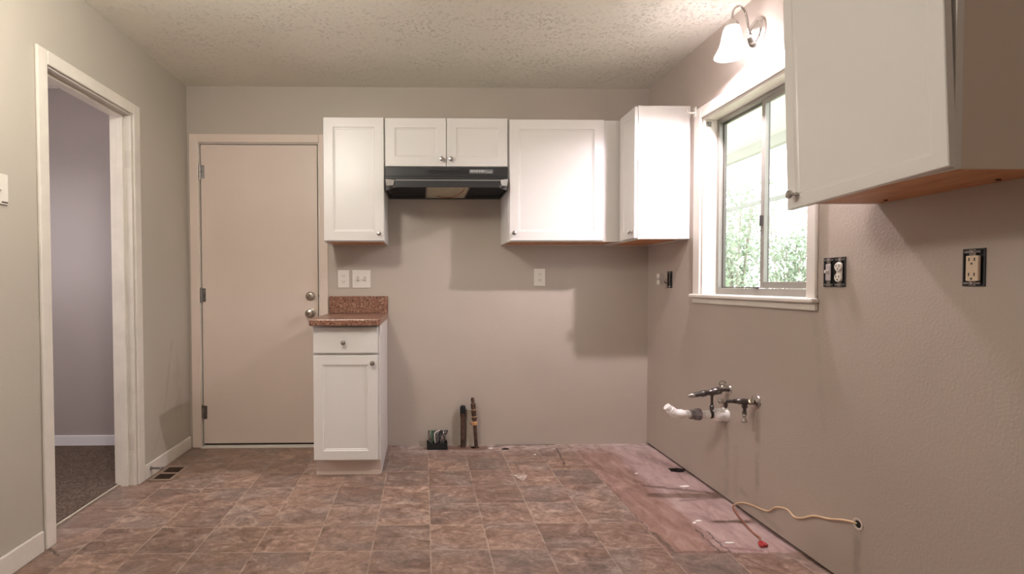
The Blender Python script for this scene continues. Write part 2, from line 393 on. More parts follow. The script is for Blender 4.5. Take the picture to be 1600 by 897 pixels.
# right wall with window opening
WY0, WY1, WZ0, WZ1 = 2.051, 2.861, 1.05, 2.022
struct(obj('wall_right', Bs((XR, XR+.12, YB, WY0, .012, H), (XR, XR+.12, WY1, D, .012, H), (XR, XR+.12, WY0, WY1, .012, WZ0-.022), (XR, XR+.12, WY0, WY1, WZ1, H)), M_wall_r))
struct(obj('wall_gap_shade', B(XR+.012, XR+.10, YB, D, 0, .012), M_dark))  # dark strip coloured for the shade in the gap under the wall
struct(obj('hole_shade', B(-1.687, XR+.12, YB, D+.06, -.10, -.075), M_dark))  # dark slab below the floor, coloured for the shade in its holes
struct(obj('wall_rear', B(XL-.115, XR+.12, YB-.1, YB, 0, H), M_wall))
# hall beyond the doorway
struct(obj('wall_hall_end', B(-3.7, XL-.115, 3.6, 3.7, 0, H), M_hall))
struct(obj('wall_hall_side', B(-3.8, -3.7, .6, 3.7, 0, H), M_hall))
struct(obj('wall_hall_near', B(-3.7, XL-.115, .5, .6, 0, H), M_hall))
def baseboard(name, x0, x1, y0, y1, h, mat=M_trimd, face='x'):
    bm = bmesh.new(); bx(bm, x0, x1, y0, y1, .0, h)
    return struct(obj(name, bm, mat, bevel=.004))
baseboard('baseboard_left', XL, XL+.013, 2.955, D-.018, .082)
baseboard('baseboard_left_near', XL, XL+.013, YB, 2.165, .088)
baseboard('baseboard_hall', -3.7, XL-.115, 3.588, 3.6, .075, paint('hall_baseboard_paint', (.72, .70, .72), .4))
# doorway casing + jamb
dw = setting('door_2', (XL, 2.55, 0))
t_ = .014
obj('near_casing', Bs((XL, XL+t_, 2.175, 2.235, .0, 2.095)), M_trimd, dw, bevel=.005)
obj('far_casing', Bs((XL, XL+t_, 2.882, 2.945, .0, 2.095)), M_trimd, dw, bevel=.005)
obj('head_casing', Bs((XL, XL+t_, 2.2351, 2.8819, 2.035, 2.095)), M_trimd, dw, bevel=.005)
obj('jamb', Bs((XL-.115, XL, DY0+.001, DY0+.018, 0, 2.03), (XL-.115, XL, DY1-.018, DY1-.001, 0, 2.03), (XL-.115, XL, DY0+.001, DY1-.001, 2.028, DZ-.001)), M_trimd, dw, bevel=.002)
obj('door_stop_strip', Bs((XL-.075, XL-.04, DY0+.018, DY0+.030, 0, 2.017), (XL-.075, XL-.04, DY1-.030, DY1-.018, 0, 2.017), (XL-.075, XL-.04, DY0+.018, DY1-.018, 2.016, 2.028)), M_trimd, dw, bevel=.002)
hm = bmesh.new()
for z in (1.79, 1.05, .24): bx(hm, XL-.035, XL-.004, DY1-.0195, DY1-.018, z-.045, z+.045)
obj('hinge_mortise', hm, paint('mortise_patch', (.66, .60, .54), .6), dw)
obj('carpet_strip', B(-1.694, -1.684, 2.24, 2.874, 0, .009), paint('strip_pale', (.55, .50, .42), .4), dw, bevel=.003)
obj('floor_end', B(-1.72, -1.694, 2.24, 2.874, .006, .012), M_carpet, dw)
# back door
dr = setting('door_1', (-1.11, D, 0))
obj('slab', B(-1.504, -.721, D+.012, D+.05, .022, 2.054), M_door, dr, bevel=.002)
obj('door_frame', Bs((-1.53, -1.5115, D+.002, D+.11, 0, 2.075), (-.7135, -.70, D+.002, D+.11, 0, 2.075), (-1.5115, -.7135, D+.002, D+.11, 2.0575, 2.075)), M_white, dr)
obj('door_gap_shade', Bs((-1.5115, -.7135, D+.052, D+.08, 0, 2.0575)), M_dark, dr)  # dark sheet behind the slab, coloured for the shade in the door gap
obj('casing', Bs((-1.571, -1.512, D-.014, D-.0005, 0, 2.12), (-.705, -.647, D-.014, D-.0005, 0, 2.12), (-1.512, -.705, D-.014, D-.0005, 2.063, 2.12)), M_door, dr, bevel=.004)
obj('threshold', Bs((-1.508, -.717, D-.03, D+.05, 0, .010)), M_white, dr, bevel=.002)
obj('sweep', Bs((-1.50, -.722, D+.014, D+.05, .010, .022)), M_dark, dr)
for z in (1.871, 1.039, .237):
    bm = bmesh.new(); cyl(bm, (-1.507, D+.004, z-.045), (-1.507, D+.004, z+.045), .0075, 12)
    cyl(bm, (-1.507, D+.004, z-.052), (-1.507, D+.004, z-.046), .0055, 12); cyl(bm, (-1.507, D+.004, z+.046), (-1.507, D+.004, z+.052), .0055, 12)
    bx(bm, -1.500, -1.480, D+.0085, D+.0118, z-.045, z+.045)
    h_ = obj('hinge', bm, M_steel, dr, smooth_=True)
kb = obj('knob', L_([(0,0),(.032,0),(.032,.006),(.014,.010),(.012,.030),(.024,.040),(.029,.052),(.026,.064),(.012,.070),(0,.0705)], (-.769, D+.012, .914), (0,-1,0), 28), M_brass, dr, smooth_=True)
obj('keyhole', B(-.772, -.766, D-.0600, D-.0575, .907, .921), M_slot, kb)
db = obj('deadbolt', L_([(0,0),(.032,0),(.031,.008),(.024,.018),(.020,.020),(0,.0205)], (-.772, D+.012, 1.029), (0,-1,0), 28), M_brass, dr, smooth_=True)
obj('thumb_turn', B(-.777, -.767, D-.022, D-.008, 1.013, 1.045), M_brass, db, bevel=.003)
obj('edge_latch', B(-.7205, -.7170, D+.011, D+.02, 1.022, 1.036), M_slot, dr)

# ------------------------------------------------------------------ window
win = setting('window_1', (XR, 2.456, WZ0))
obj('casing', Bs((XR-.014, XR-.0005, WY1, 2.929, WZ0, 2.085), (XR-.014, XR-.0005, 2.003, WY0, WZ0, 2.085), (XR-.014, XR-.0005, WY0, WY1, WZ1, 2.085)), M_white, win, bevel=.004)
obj('jamb_lining', Bs((XR, XR+.12, WY1-.012, WY1-.0005, WZ0, WZ1-.001), (XR, XR+.12, WY0+.0005, WY0+.012, WZ0, WZ1-.001), (XR, XR+.12, WY0+.012, WY1-.012, WZ1-.014, WZ1-.001)), M_white, win)
obj('window_sill', Bs((XR-.034, XR+.12, 2.0001, 2.932, WZ0-.020, WZ0)) if False else Bs((XR-.034, XR-.0005, 1.993, 2.936, WZ0-.020, WZ0), (XR-.0005, XR+.12, WY0+.001, WY1-.001, WZ0-.020, WZ0)), M_white, win, bevel=.006)
obj('apron', Bs((XR-.016, XR-.0005, 1.999, 2.925, WZ0-.050, WZ0-.0205)), M_trimd, win, bevel=.004)
# aluminium slider: outer frame, fixed pane behind, sliding sash in front on the near side
FX0, FX1 = XR+.075, XR+.115
a0, a1, z0, z1 = WY0+.012, WY1-.012, WZ0, WZ1-.014
fw = .022
obj('window_frame', Bs((FX0, FX1, a0, a0+fw, z0, z1), (FX0, FX1, a1-fw, a1, z0, z1), (FX0, FX1, a0+fw, a1-fw, z0, z0+fw+.012), (FX0, FX1, a0+fw, a1-fw, z1-fw, z1)), M_alu, win, bevel=.002)
ym = 2.475
fs = obj('fixed_sash', Bs((FX0+.022, FX1-.004, ym-.014, ym+.012, z0+.035, z1-fw), (FX0+.022, FX1-.004, a1-fw-.010, a1-fw, z0+.035, z1-fw), (FX0+.022, FX1-.004, ym+.012, a1-fw-.01, z1-fw-.010, z1-fw), (FX0+.022, FX1-.004, ym+.012, a1-fw-.01, z0+.035, z0+.041)), M_aludk, win)
obj('glass', B(FX0+.028, FX0+.031, ym+.012, a1-fw-.01, z0+.041, z1-fw-.01), M_glass, fs)
ss = obj('sliding_sash', Bs((FX0+.002, FX0+.020, ym-.026, ym, z0+.036, z1-fw), (FX0+.002, FX0+.020, a0+fw, a0+fw+.024, z0+.036, z1-fw), (FX0+.002, FX0+.020, a0+fw+.024, ym-.026, z0+.036, z0+.066), (FX0+.002, FX0+.020, a0+fw+.024, ym-.026, z1-fw-.022, z1-fw)), M_alu, win, bevel=.002)
obj('glass', B(FX0+.009, FX0+.012, a0+fw+.024, ym-.026, z0+.066, z1-fw-.022), M_glass, ss)
obj('latch', Bs((FX0-.008, FX0+.002, ym-.022, ym-.006, 1.385, 1.435)), M_slot, ss, bevel=.003)
obj('lock_pin', Bs((FX0-.010, FX0+.002, ym+.004, ym+.030, z0+.030, z0+.042)), M_steel, win, bevel=.002)
# small curtain rod bracket on the far casing
br = thing('curtain_bracket', 'small white curtain rod bracket at the far top corner of the window casing', 'bracket', (XR-.014, 2.915, 2.075))
obj('back_plate', B(XR-.018, XR-.0142, 2.902, 2.926, 2.045, 2.10), M_plate, br, bevel=.001)
obj('hook', T_([(XR-.018, 2.914, 2.07), (XR-.04, 2.914, 2.068), (XR-.058, 2.914, 2.075), (XR-.060, 2.914, 2.09)], .005), M_plate, br, smooth_=True)
br2 = tag(obj('roller_bracket', Bs((XR+.012, XR+.04, WY1-.0160, WY1-.0122, 1.972, 2.0), (XR+.02, XR+.03, WY1-.022, WY1-.016, 1.98, 1.992)), M_alu), 'tiny grey metal shade bracket screwed inside the far window jamb', 'bracket')

# ------------------------------------------------------------------ cabinets
def knob(parent, o, d, name='knob'):
    return obj(name, L_([(0,0),(.008,0),(.006,.004),(.005,.012),(.011,.017),(.0145,.022),(.013,.027),(.006,.0295),(0,.030)], o, d, 20), M_chrome, parent, smooth_=True)
def shaker(bm, w_, h_, t=.019, rail=.058, rec=.007):
    """door in local coords: x 0..w, z 0..h, front at y=0, back at y=t"""
    def rect(i, y): return [(i, y, i), (w_-i, y, i), (w_-i, y, h_-i), (i, y, h_-i)]
    loft(bm, [rect(0, t), rect(0, .002), rect(.002, 0), rect(rail, 0), rect(rail+.004, rec*.6), rect(rail+.010, rec*.7), rect(rail+.013, rec)])
def door_y(parent, x0, x1, z0_, z1_, yf, rail=.058):     # faces -Y
    bm = bmesh.new(); shaker(bm, x1-x0, z1_-z0_, rail=rail); bmesh.ops.translate(bm, verts=bm.verts, vec=(x0, yf, z0_))
    return obj('door', bm, M_cab, parent)
def carcass(parent, x0, x1, y0, y1, z0_, z1_, front='y'):
    t = .014
    obj('body', Bs((x0, x0+t, y0, y1, z0_, z1_), (x1-t, x1, y0, y1, z0_, z1_), (x0+t, x1-t, y0, y1, z1_-t, z1_), (x0+t, x1-t, y1-.006, y1, z0_, z1_-t),
        *(((x0+t, x1-t, y0, y0+t, z0_, z1_-t),) if front == 'y' else ((x0+t, x0+2*t, y0+t, y1-.006, z0_, z1_-t), (x0+t, x1-t, y0, y0+t, z0_, z1_-t)))), M_cab, parent, bevel=.0012)
YF = 3.222
g_ = 'wall cabinets'
c1 = thing('wall_cabinet', 'narrow single-door white wall cabinet left of the range hood, above the granite counter', 'cabinet', (-.4275, 3.4, 1.372))
carcass(c1, -.616, -.239, 3.242, D-.001, 1.372, 2.134)
obj('bottom_panel', B(-.602, -.253, 3.256, D-.007, 1.376, 1.390), M_wood, c1)
d = door_y(c1, -.614, -.243, 1.378, 2.134, YF); knob(d, (-.273, YF, 1.42), (0,-1,0))
c2 = thing('wall_cabinet', 'short white two-door wall cabinet directly above the black range hood', 'cabinet', (.144, 3.4, 1.832))
carcass(c2, -.2375, .5255, 3.242, D-.001, 1.832, 2.134)
obj('bottom_panel', B(-.223, .511, 3.256, D-.007, 1.834, 1.845), M_wood, c2)
d = door_y(c2, -.233, .1415, 1.836, 2.132, YF); knob(d, (.113, YF, 1.878), (0,-1,0))
d = door_y(c2, .1455, .521, 1.836, 2.132, YF); knob(d, (.170, YF, 1.878), (0,-1,0))
c3 = thing('wall_cabinet', 'wide single-door white wall cabinet right of the range hood with a blank filler strip', 'cabinet', (.88, 3.4, 1.372))
carcass(c3, .527, 1.2395, 3.242, D-.001, 1.372, 2.126)
obj('bottom_panel', B(.541, 1.2255, 3.256, D-.007, 1.376, 1.390), M_wood, c3)
obj('filler_strip', B(1.127, 1.2395, 3.2395, 3.2419, 1.374, 2.126), M_cab, c3)
d = door_y(c3, .535, 1.121, 1.378, 2.126, YF); knob(d, (.560, YF, 1.424), (0,-1,0))
c4 = thing('wall_cabinet', 'white corner wall cabinet on the right wall, blank side facing the room, beside the window', 'cabinet', (1.39, 3.27, 1.368))
carcass(c4, 1.241, XR-.001, 2.99, D-.001, 1.368, 2.134, 'x')
obj('bottom_panel', B(1.27, 1.531, 3.005, D-.007, 1.372, 1.386), M_wood, c4)
bm = bmesh.new(); shaker(bm, .222, .756, rail=.05)
bm.transform(Matrix.Translation((1.221, 3.215, 1.374)) @ Matrix.Rotation(-PI/2, 4, 'Z'))
d = obj('door', bm, M_cab, c4); knob(d, (1.221, 3.018, 1.412), (-1,0,0))
obj('cabinet_face_strip', B(1.2405, 1.2595, 2.9885, 2.9899, 1.368, 2.134), M_cab, c4)
# near right cabinet with its sagging door
c5 = thing('wall_cabinet', 'large near wall cabinet at upper right with bare orange wood underside and crooked door', 'cabinet', (1.39, 1.47, 1.375))
NY0, NY1 = 1.196, 1.748
bm = Bs((1.241, 1.260, NY0, NY1, 1.375, 2.15), (1.260, XR-.001, NY1-.016, NY1-.001, 1.377, 2.15), (1.26, XR-.001, NY0+.016, NY1-.016, 2.13, 2.15))
obj('body', bm, M_cab, c5, bevel=.0015)
obj('side_panel', B(1.260, XR-.001, NY0+.002, NY0+.016, 1.377, 2.15), paint('cabinet_side_laminate', (.66, .555, .47), .5), c5)
bp_ = obj('bottom_panel', B(1.260, XR-.001, NY0+.016, NY1-.016, 1.378, 1.392), M_wood, c5)
for i, (x, y) in enumerate(((1.50, 1.33), (1.50, 1.66), (1.30, 1.66))):
    obj('screw', L_([(0,0),(.006,0),(.005,.003),(0,.0035)], (x, y, 1.378), (0,0,-1), 12), M_pipe, bp_)
bm = bmesh.new(); shaker(bm, .524, .775, rail=.036, rec=.006)
bm.transform(Matrix.Translation((1.214, 1.222, 2.152)) @ Matrix.Rotation(math.radians(-3.0), 4, 'X') @ Matrix.Rotation(math.radians(.6), 4, 'Z') @ Matrix.Translation((0, .524, -.775)) @ Matrix.Rotation(-PI/2, 4, 'Z'))
d = obj('door', bm, M_cab, c5); knob(d, (1.207, 1.664, 1.396), (-1,0,0))

# base cabinet
c6 = thing('base_cabinet', 'narrow white floor cabinet with one drawer and one door under the granite top', 'cabinet', (-.44, 3.2, 0))
X0, X1 = -.629, -.249
bm = Bs((X0, X0+.015, 2.967, D-.002, .10, .875), (X1-.015, X1, 2.967, D-.002, .10, .875), (X0, X0+.015, 3.03, D-.002, 0, .10), (X1-.015, X1, 3.03, D-.002, 0, .10),
        (X0+.015, X1-.015, 2.967, D-.002, .10, .115), (X0+.015, X1-.015, D-.01, D-.002, .115, .875), (X0+.015, X1-.015, 2.967, 2.985, .115, .875))
obj('body', bm, M_cab, c6, bevel=.001)
obj('toe_kick', Bs((X0+.003, X1-.003, 3.016, 3.0295, 0, .0995), (X0+.003, X1-.003, 3.010, 3.0158, 0, .022)), paint('toe_kick_paint', (.70, .58, .50), .45, var=.05), c6, bevel=.001)
dw_ = obj('drawer', B(X0+.002, X1-.013, 2.947, 2.9665, .718, .866), M_cab, c6, bevel=.003); knob(dw_, (-.455, 2.947, .779), (0,-1,0))
d = door_y(c6, X0+.002, X1-.013, .106, .704, 2.947, rail=.052); knob(d, (-.291, 2.947, .662), (0,-1,0))
ct = thing('granite_countertop', 'short brown speckled granite countertop with backsplash on the narrow floor cabinet', 'countertop', (-.44, 3.2, .876))
bm = bmesh.new(); prism(bm, [(-.640, D-.001), (-.640, 2.902), (-.262, 2.902), (-.243, 2.925), (-.243, D-.001)], .876, .914)
obj('slab', bm, M_granite, ct, bevel=.006)
obj('backsplash', B(-.640, -.243, D-.021, D-.001, .9142, 1.029), M_granite, ct, bevel=.003)

# ------------------------------------------------------------------ range hood
hd = thing('range_hood', 'black under-cabinet range hood with vent slots beneath the short two-door cabinet', 'range hood', (.144, 3.3, 1.685))
hx0, hx1, yb = -.236, .524, D-.002
def hp(ins, z, yfr): # plan outline with chamfered front corners; widens to the fascia
    return [(hx0+ins, yb-ins*.3, z), (hx0+ins, 3.222+ins, z), (hx0+ins+.066, yfr+ins, z), (hx1-ins-.066, yfr+ins, z), (hx1-ins, 3.222+ins, z), (hx1-ins, yb-ins*.3, z)]
def top(z, y=3.224): return [(hx0, yb, z), (hx0, y, z), (hx0+.004, y, z), (hx1-.004, y, z), (hx1, y, z), (hx1, yb, z)]
bm = bmesh.new(); loft(bm, [top(1.831), top(1.762), hp(0, 1.731, 3.107), hp(0, 1.686, 3.107), hp(.008, 1.686, 3.107), hp(.012, 1.703, 3.11)])
obj('hood_body', bm, M_black, hd, bevel=.0015)
obj('front_highlight', Bs((-.166, .456, 3.103, 3.1065, 1.724, 1.731)), paint('hood_edge_highlight', (.20, .20, .19), .3), hd)  # grey strip painted as the highlight along the hood's front edge
for sgn, xx in ((1, hx0), (-1, hx1)):
    bm = bmesh.new()
    q = [(xx+sgn*.004, 3.213, 1.756), (xx+sgn*.066, 3.104, 1.729), (xx+sgn*.058, 3.118, 1.700), (xx+sgn*.012, 3.196, 1.712)]
    loft(bm, [q, [(a-sgn*.0025, b_-.0018, c) for a, b_, c in q]])
    obj('corner_glint', bm, paint('hood_corner_glint', (.42, .41, .38), .3, metal=.7), hd)  # bright pieces painted as reflections on the black chamfered corners
for (xa, xb) in ((-.205, .015), (.280, .492)):
    fbm = bmesh.new(); bx(fbm, xa, xb, 3.14, 3.50, 1.691, 1.698)
    for k in range(12): bx(fbm, xa+.006, xb-.006, 3.15+k*.029, 3.153+k*.029, 1.6895, 1.691)
    obj('grease_filter', fbm, M_filter, hd)
ln_ = obj('light_lens', B(.022, .273, 3.125, 3.51, 1.688, 1.699), M_lens, hd, bevel=.003)
for xx in (.015, .274): obj('filter_clip', B(xx, xx+.006, 3.125, 3.51, 1.687, 1.699), M_chrome, hd)
obj('lens_reflection', T_([(.09, 3.42, 1.686), (.14, 3.46, 1.684), (.20, 3.44, 1.684), (.235, 3.30, 1.684), (.25, 3.18, 1.686)], .003), M_wirer, hd, smooth_=True)  # brown arc modelled for the bulb's reflection in the lens
bm = bmesh.new()
for gx in (.03, .115, .20):
    for k in range(3): bx(bm, gx, gx+.072, 3.2215, 3.2238, 1.790+k*.009, 1.7955+k*.009)
obj('vent_slots', bm, M_blackm, hd)
cp = obj('control_plate', B(.285, .432, 3.2205, 3.2238, 1.792, 1.818), paint('control_plate_grey', (.16, .16, .16), .35), hd)
bm = bmesh.new()
for k, (wx, ww) in enumerate(((.292, .016), (.312, .008), (.324, .014), (.343, .010), (.357, .016), (.378, .006))): bx(bm, wx, wx+ww, 3.2200, 3.2205, 1.802, 1.812)
bx(bm, .392, .425, 3.2200, 3.2205, 1.799, 1.803)
obj('plate_lettering', bm, paint('print_silver', (.5, .5, .48), .4), cp)
obj('front_panel_seam', B(hx0+.01, hx1-.01, 3.2215, 3.2238, 1.775, 1.777), M_blackm, hd)

# ------------------------------------------------------------------ sconce
sc_ = thing('wall_sconce', 'lit bell-glass wall sconce on a curved nickel arm above the window', 'wall light', (XR, 2.395, 2.27))
SY = 2.395
obj('wall_plate', L_([(0,0),(.064,0),(.064,.006),(.050,.012),(.046,.020),(.030,.026),(.018,.034),(0,.036)], (XR, SY, 2.268), (-1,0,0), 32), M_chrome, sc_, smooth_=True)
obj('arm', T_([(XR-.032, SY, 2.268), (XR-.042, SY, 2.275), (XR-.048, SY, 2.32), (XR-.062, SY, 2.368), (XR-.088, SY, 2.388), (XR-.112, SY, 2.372), (XR-.120, SY, 2.335), (XR-.120, SY, 2.315)], .005, k=10), M_chrome, sc_, smooth_=True)
obj('finial', L_([(0,0),(.010,.002),(.013,.010),(.008,.018),(0,.022)], (XR-.034, SY, 2.262), (-.6,0,-1), 16), M_chrome, sc_, smooth_=True)
obj('socket_cup', L_([(0,.036),(.012,.034),(.022,.022),(.030,.008),(.030,0),(0,0)], (XR-.120, SY, 2.292), (0,0,1), 24), M_chrome, sc_, smooth_=True)
prof = [(.026, 0), (.034, -.010), (.040, -.035), (.045, -.065), (.052, -.090), (.063, -.112), (.071, -.128), (.0725, -.132), (.069, -.131), (.060, -.113), (.049, -.090), (.042, -.065), (.037, -.035), (.031, -.012), (.024, -.004)]
obj('lamp_shade', L_(prof, (XR-.120, SY, 2.292), (0,0,1), 36), M_shade, sc_, smooth_=True)
bulb = obj('bulb', L_([(0,-.02),(.010,-.022),(.012,-.03),(.018,-.045),(.022,-.062),(.018,-.078),(.008,-.087),(0,-.089)], (XR-.120, SY, 2.30), (0,0,1), 20), M_shade, sc_, smooth_=True)
pl = bpy.data.lights.new('bulb_light', 'POINT'); pl.energy = 52; pl.color = (1, .875, .94); pl.shadow_soft_size = .024
po = bpy.data.objects.new('bulb_light', pl); po.location = (XR-.120, SY, 2.192); C.objects.link(po)

# unseen dome lamp added as soft fill, above the camera's view
dl = thing('fill_lamp', 'frosted dome added as a fill lamp on the ceiling, out of view', 'fill light', (-.75, 1.5, H))
obj('fill_base', L_([(0,0),(.15,0),(.155,.02),(.14,.03),(0,.03)], (-.75, 1.5, H), (0,0,-1), 32), M_chrome, dl, smooth_=True)
obj('fill_dome', L_([(.135,.03),(.13,.05),(.10,.08),(.05,.098),(0,.10)], (-.75, 1.5, H), (0,0,-1), 32), M_shade, dl, smooth_=True)
cl = bpy.data.lights.new('fill_bulb', 'POINT'); cl.energy = 29; cl.color = (1, .96, .86); cl.shadow_soft_size = .12
co = bpy.data.objects.new('fill_bulb', cl); co.location = (-.75, 1.5, 2.20); C.objects.link(co)

# ------------------------------------------------------------------ outlets and switches
def plate_y(x0, x1, z0_, z1_, kind, label, cat):
    t = thing('outlet_plate' if kind == 'outlet' else 'switch_plate', label, cat, ((x0+x1)/2, D, (z0_+z1_)/2))
    obj('cover_plate', B(x0, x1, D-.006, D-.0003, z0_, z1_), M_plate, t, bevel=.002)
    cx, cz = (x0+x1)/2, (z0_+z1_)/2
    if kind == 'outlet':
        for s in (1, -1):
            rc = obj('receptacle', B(cx-.016, cx+.016, D-.0085, D-.0061, cz+s*.020-.013, cz+s*.020+.013), M_plate, t, bevel=.003)
            obj('slots', Bs((cx-.008, cx-.0055, D-.0091, D-.0085, cz+s*.020-.002, cz+s*.020+.007), (cx+.0055, cx+.008, D-.0091, D-.0085, cz+s*.020-.002, cz+s*.020+.007), (cx-.002, cx+.002, D-.0091, D-.0085, cz+s*.020-.009, cz+s*.020-.005)), M_slot, rc)
    else:
        n_ = kind
        for k in range(n_):
            x = cx + (k-(n_-1)/2)*.046
            obj('switch_lever', B(x-.005, x+.005, D-.018, D-.0061, cz-.010, cz+.004), M_plate, t, bevel=.002)
            obj('slot_surround', B(x-.008, x+.008, D-.0068, D-.0061, cz-.016, cz+.016), paint('switch_slot_ivory', (.50, .45, .40), .5), t)  # surround of the lever in a darker ivory than the plate
    return t
plate_y(-.582, -.506, 1.086, 1.206, 'outlet', 'single white outlet plate on the back wall above the granite backsplash', 'outlet')
plate_y(-.485, -.361, 1.084, 1.206, 2, 'double white light switch plate right of the outlet above the backsplash', 'light switch')
plate_y(.756, .835, 1.095, 1.213, 'outlet', 'white outlet plate alone on the back wall under the wide cabinet', 'outlet')
# switch on the left wall at the frame edge
t = thing('switch_plate', 'white switch plate on the left wall near the doorway, cut by the photo edge', 'light switch', (XL, 1.97, 1.47))
obj('cover_plate', B(XL+.0003, XL+.006, 1.935, 2.022, 1.412, 1.527), M_plate, t, bevel=.002)
obj('switch_lever', B(XL+.006, XL+.016, 1.973, 1.983, 1.462, 1.478), M_plate, t, bevel=.002)
obj('screw', B(XL+.006, XL+.0075, 1.990, 2.018, 1.418, 1.423), M_slot, t)
# open wall boxes on the right wall (cover plates removed)
def box_x(y0, y1, z0_, z1_, label):
    t = thing('open_outlet_box', label, 'outlet', (XR, (y0+y1)/2, (z0_+z1_)/2))
    obj('back_box', Bs((XR-.0012, XR-.0003, y0, y1, z0_, z1_)), M_blackm, t)
    rim = .0035
    obj('box_rim', Bs((XR-.004, XR-.0012, y0, y0+rim, z0_, z1_), (XR-.004, XR-.0012, y1-rim, y1, z0_, z1_), (XR-.004, XR-.0012, y0+rim, y1-rim, z0_, z0_+rim), (XR-.004, XR-.0012, y0+rim, y1-rim, z1_-rim, z1_)), paint('box_blue_black', (.05, .05, .055), .5), t)
    return t
def strap(t, yc, z0_, z1_):
    obj('mounting_strap', Bs((XR-.006, XR-.0042, yc-.009, yc+.009, z0_+.002, z1_-.002), (XR-.0065, XR-.0042, yc-.022, yc+.022, z1_-.012, z1_-.006), (XR-.0065, XR-.0042, yc-.022, yc+.022, z0_+.006, z0_+.012)), M_steel, t)
    for z in (z0_+.009, z1_-.009): obj('screw', L_([(0,0),(.0045,0),(.003,.002),(0,.0025)], (XR-.0065, yc, z), (-1,0,0), 12), M_chrome, t)
def duplex(t, yc, zc, mat):
    rc = obj('receptacle', Bs((XR-.009, XR-.006, yc-.013, yc+.013, zc-.033, zc+.033)), paint('receptacle_side', (.55, .50, .46), .5), t)
    for s in (1, -1):
        f_ = obj('outlet_face', L_([(0,0),(.0165,0),(.0165,.004),(.015,.006),(0,.006)], (XR-.009, yc, zc+s*.020), (-1,0,0), 20), mat, t, smooth_=True)
        obj('slots', Bs((XR-.0158, XR-.015, yc-.008, yc-.0055, zc+s*.020-.001, zc+s*.020+.008), (XR-.0158, XR-.015, yc+.0055, yc+.008, zc+s*.020-.001, zc+s*.020+.008), (XR-.0158, XR-.015, yc-.0025, yc+.0025, zc+s*.020-.010, zc+s*.020-.005)), M_slot, f_)
t = box_x(1.869, 1.972, 1.094, 1.205, 'open double wall box beside the window with bare switch and white duplex outlet')
strap(t, 1.945, 1.094, 1.205); strap(t, 1.892, 1.094, 1.205)
duplex(t, 1.891, 1.149, M_plate)
sb = obj('toggle_switch', Bs((XR-.010, XR-.006, 1.931, 1.955, 1.118, 1.180)), paint('switch_grey', (.42, .38, .37), .5), t, bevel=.002)
obj('switch_lever', B(XR-.022, XR-.010, 1.939, 1.947, 1.146, 1.158), M_plate, sb, bevel=.002)
t_gf = t = box_x(1.396, 1.455, 1.098, 1.204, 'open wall box with ivory outlet, on the right wall under the near cabinet')
strap(t, 1.427, 1.098, 1.204)
rc = obj('receptacle', Bs((XR-.015, XR-.006, 1.404, 1.437, 1.113, 1.184)), M_ivory, t, bevel=.002)
for s in (1, -1):
    zc = 1.149+s*.021
    obj('slots', Bs((XR-.0158, XR-.015, 1.412, 1.4145, zc-.001, zc+.008), (XR-.0158, XR-.015, 1.4265, 1.429, zc-.001, zc+.008), (XR-.0158, XR-.015, 1.4185, 1.4230, zc-.011, zc-.006)), M_slot, rc)
t = box_x(3.195, 3.255, 1.082, 1.186, 'open wall box with outlet pulled forward, on the right wall under the corner cabinet')
strap(t, 3.22, 1.082, 1.186)
obj('receptacle', Bs((XR-.075, XR-.045, 3.207, 3.233, 1.105, 1.168)), paint('receptacle_grey', (.35, .30, .27), .5), t, bevel=.002)
for s in (1, -1): obj('outlet_face', L_([(0,0),(.0165,0),(.0165,.005),(.015,.007),(0,.007)], (XR-.075, 3.22, 1.137+s*.020), (-1,0,0), 20), M_plate, t, smooth_=True)
obj('wires', T_([(XR-.002, 3.222, 1.12), (XR-.02, 3.230, 1.11), (XR-.045, 3.222, 1.13)], .003), M_slot, t, smooth_=True)

# ------------------------------------------------------------------ plumbing on the right wall
dp = thing('sink_drain_pipe', 'white plastic sink drain stub with grey slip nut sticking out of the right wall', 'pipe', (XR, 2.61, .44))
DYp = 2.61
obj('wall_flange', L_([(0,0),(.036,0),(.034,.012),(.028,.022),(.0,.022)], (XR, DYp, .438), (-1,0,0), 24), M_pvc, dp, smooth_=True)
obj('coupling', L_([(0,.02),(.030,.02),(.032,.024),(.032,.055),(.029,.060),(.026,.062),(0,.062)], (XR, DYp, .438), (-1,0,0), 24), M_pvc, dp, smooth_=True)
obj('pipe', T_([(XR-.02, DYp, .438), (XR-.24, DYp, .443)], .0195, smooth_path=False, seg_=20), M_pvc, dp, smooth_=True)
bm = bmesh.new(); lathe(bm, [(0,.135),(.024,.135),(.031,.137),(.031,.160),(.026,.163),(.026,.188),(.022,.190),(0,.190)], (XR, DYp, .438), (-1,0,.02), 12)
obj('slip_nut', bm, M_pvcg, dp, smooth_=False)
obj('elbow', T_([(XR-.228, DYp, .443), (XR-.250, DYp, .443), (XR-.266, DYp, .447), (XR-.280, DYp, .457), (XR-.290, DYp, .467)], lambda s: .0235 if s < .8 else .0225, seg_=20), M_pvc, dp, smooth_=True)
obj('pipe_end', T_([(XR-.283, DYp, .460), (XR-.308, DYp, .482)], .0185, smooth_path=False, seg_=20), M_pvc, dp, smooth_=True)
obj('stain_ring', L_([(.0198,0),(.0205,.001),(.0205,.014),(.0198,.015)], (XR-.072, DYp, .4395), (-1,0,.02), 20), M_slot, dp)
M_vdark = paint('tarnished_chrome', (.17, .155, .15), .3, metal=1, var=.4, vscale=50)
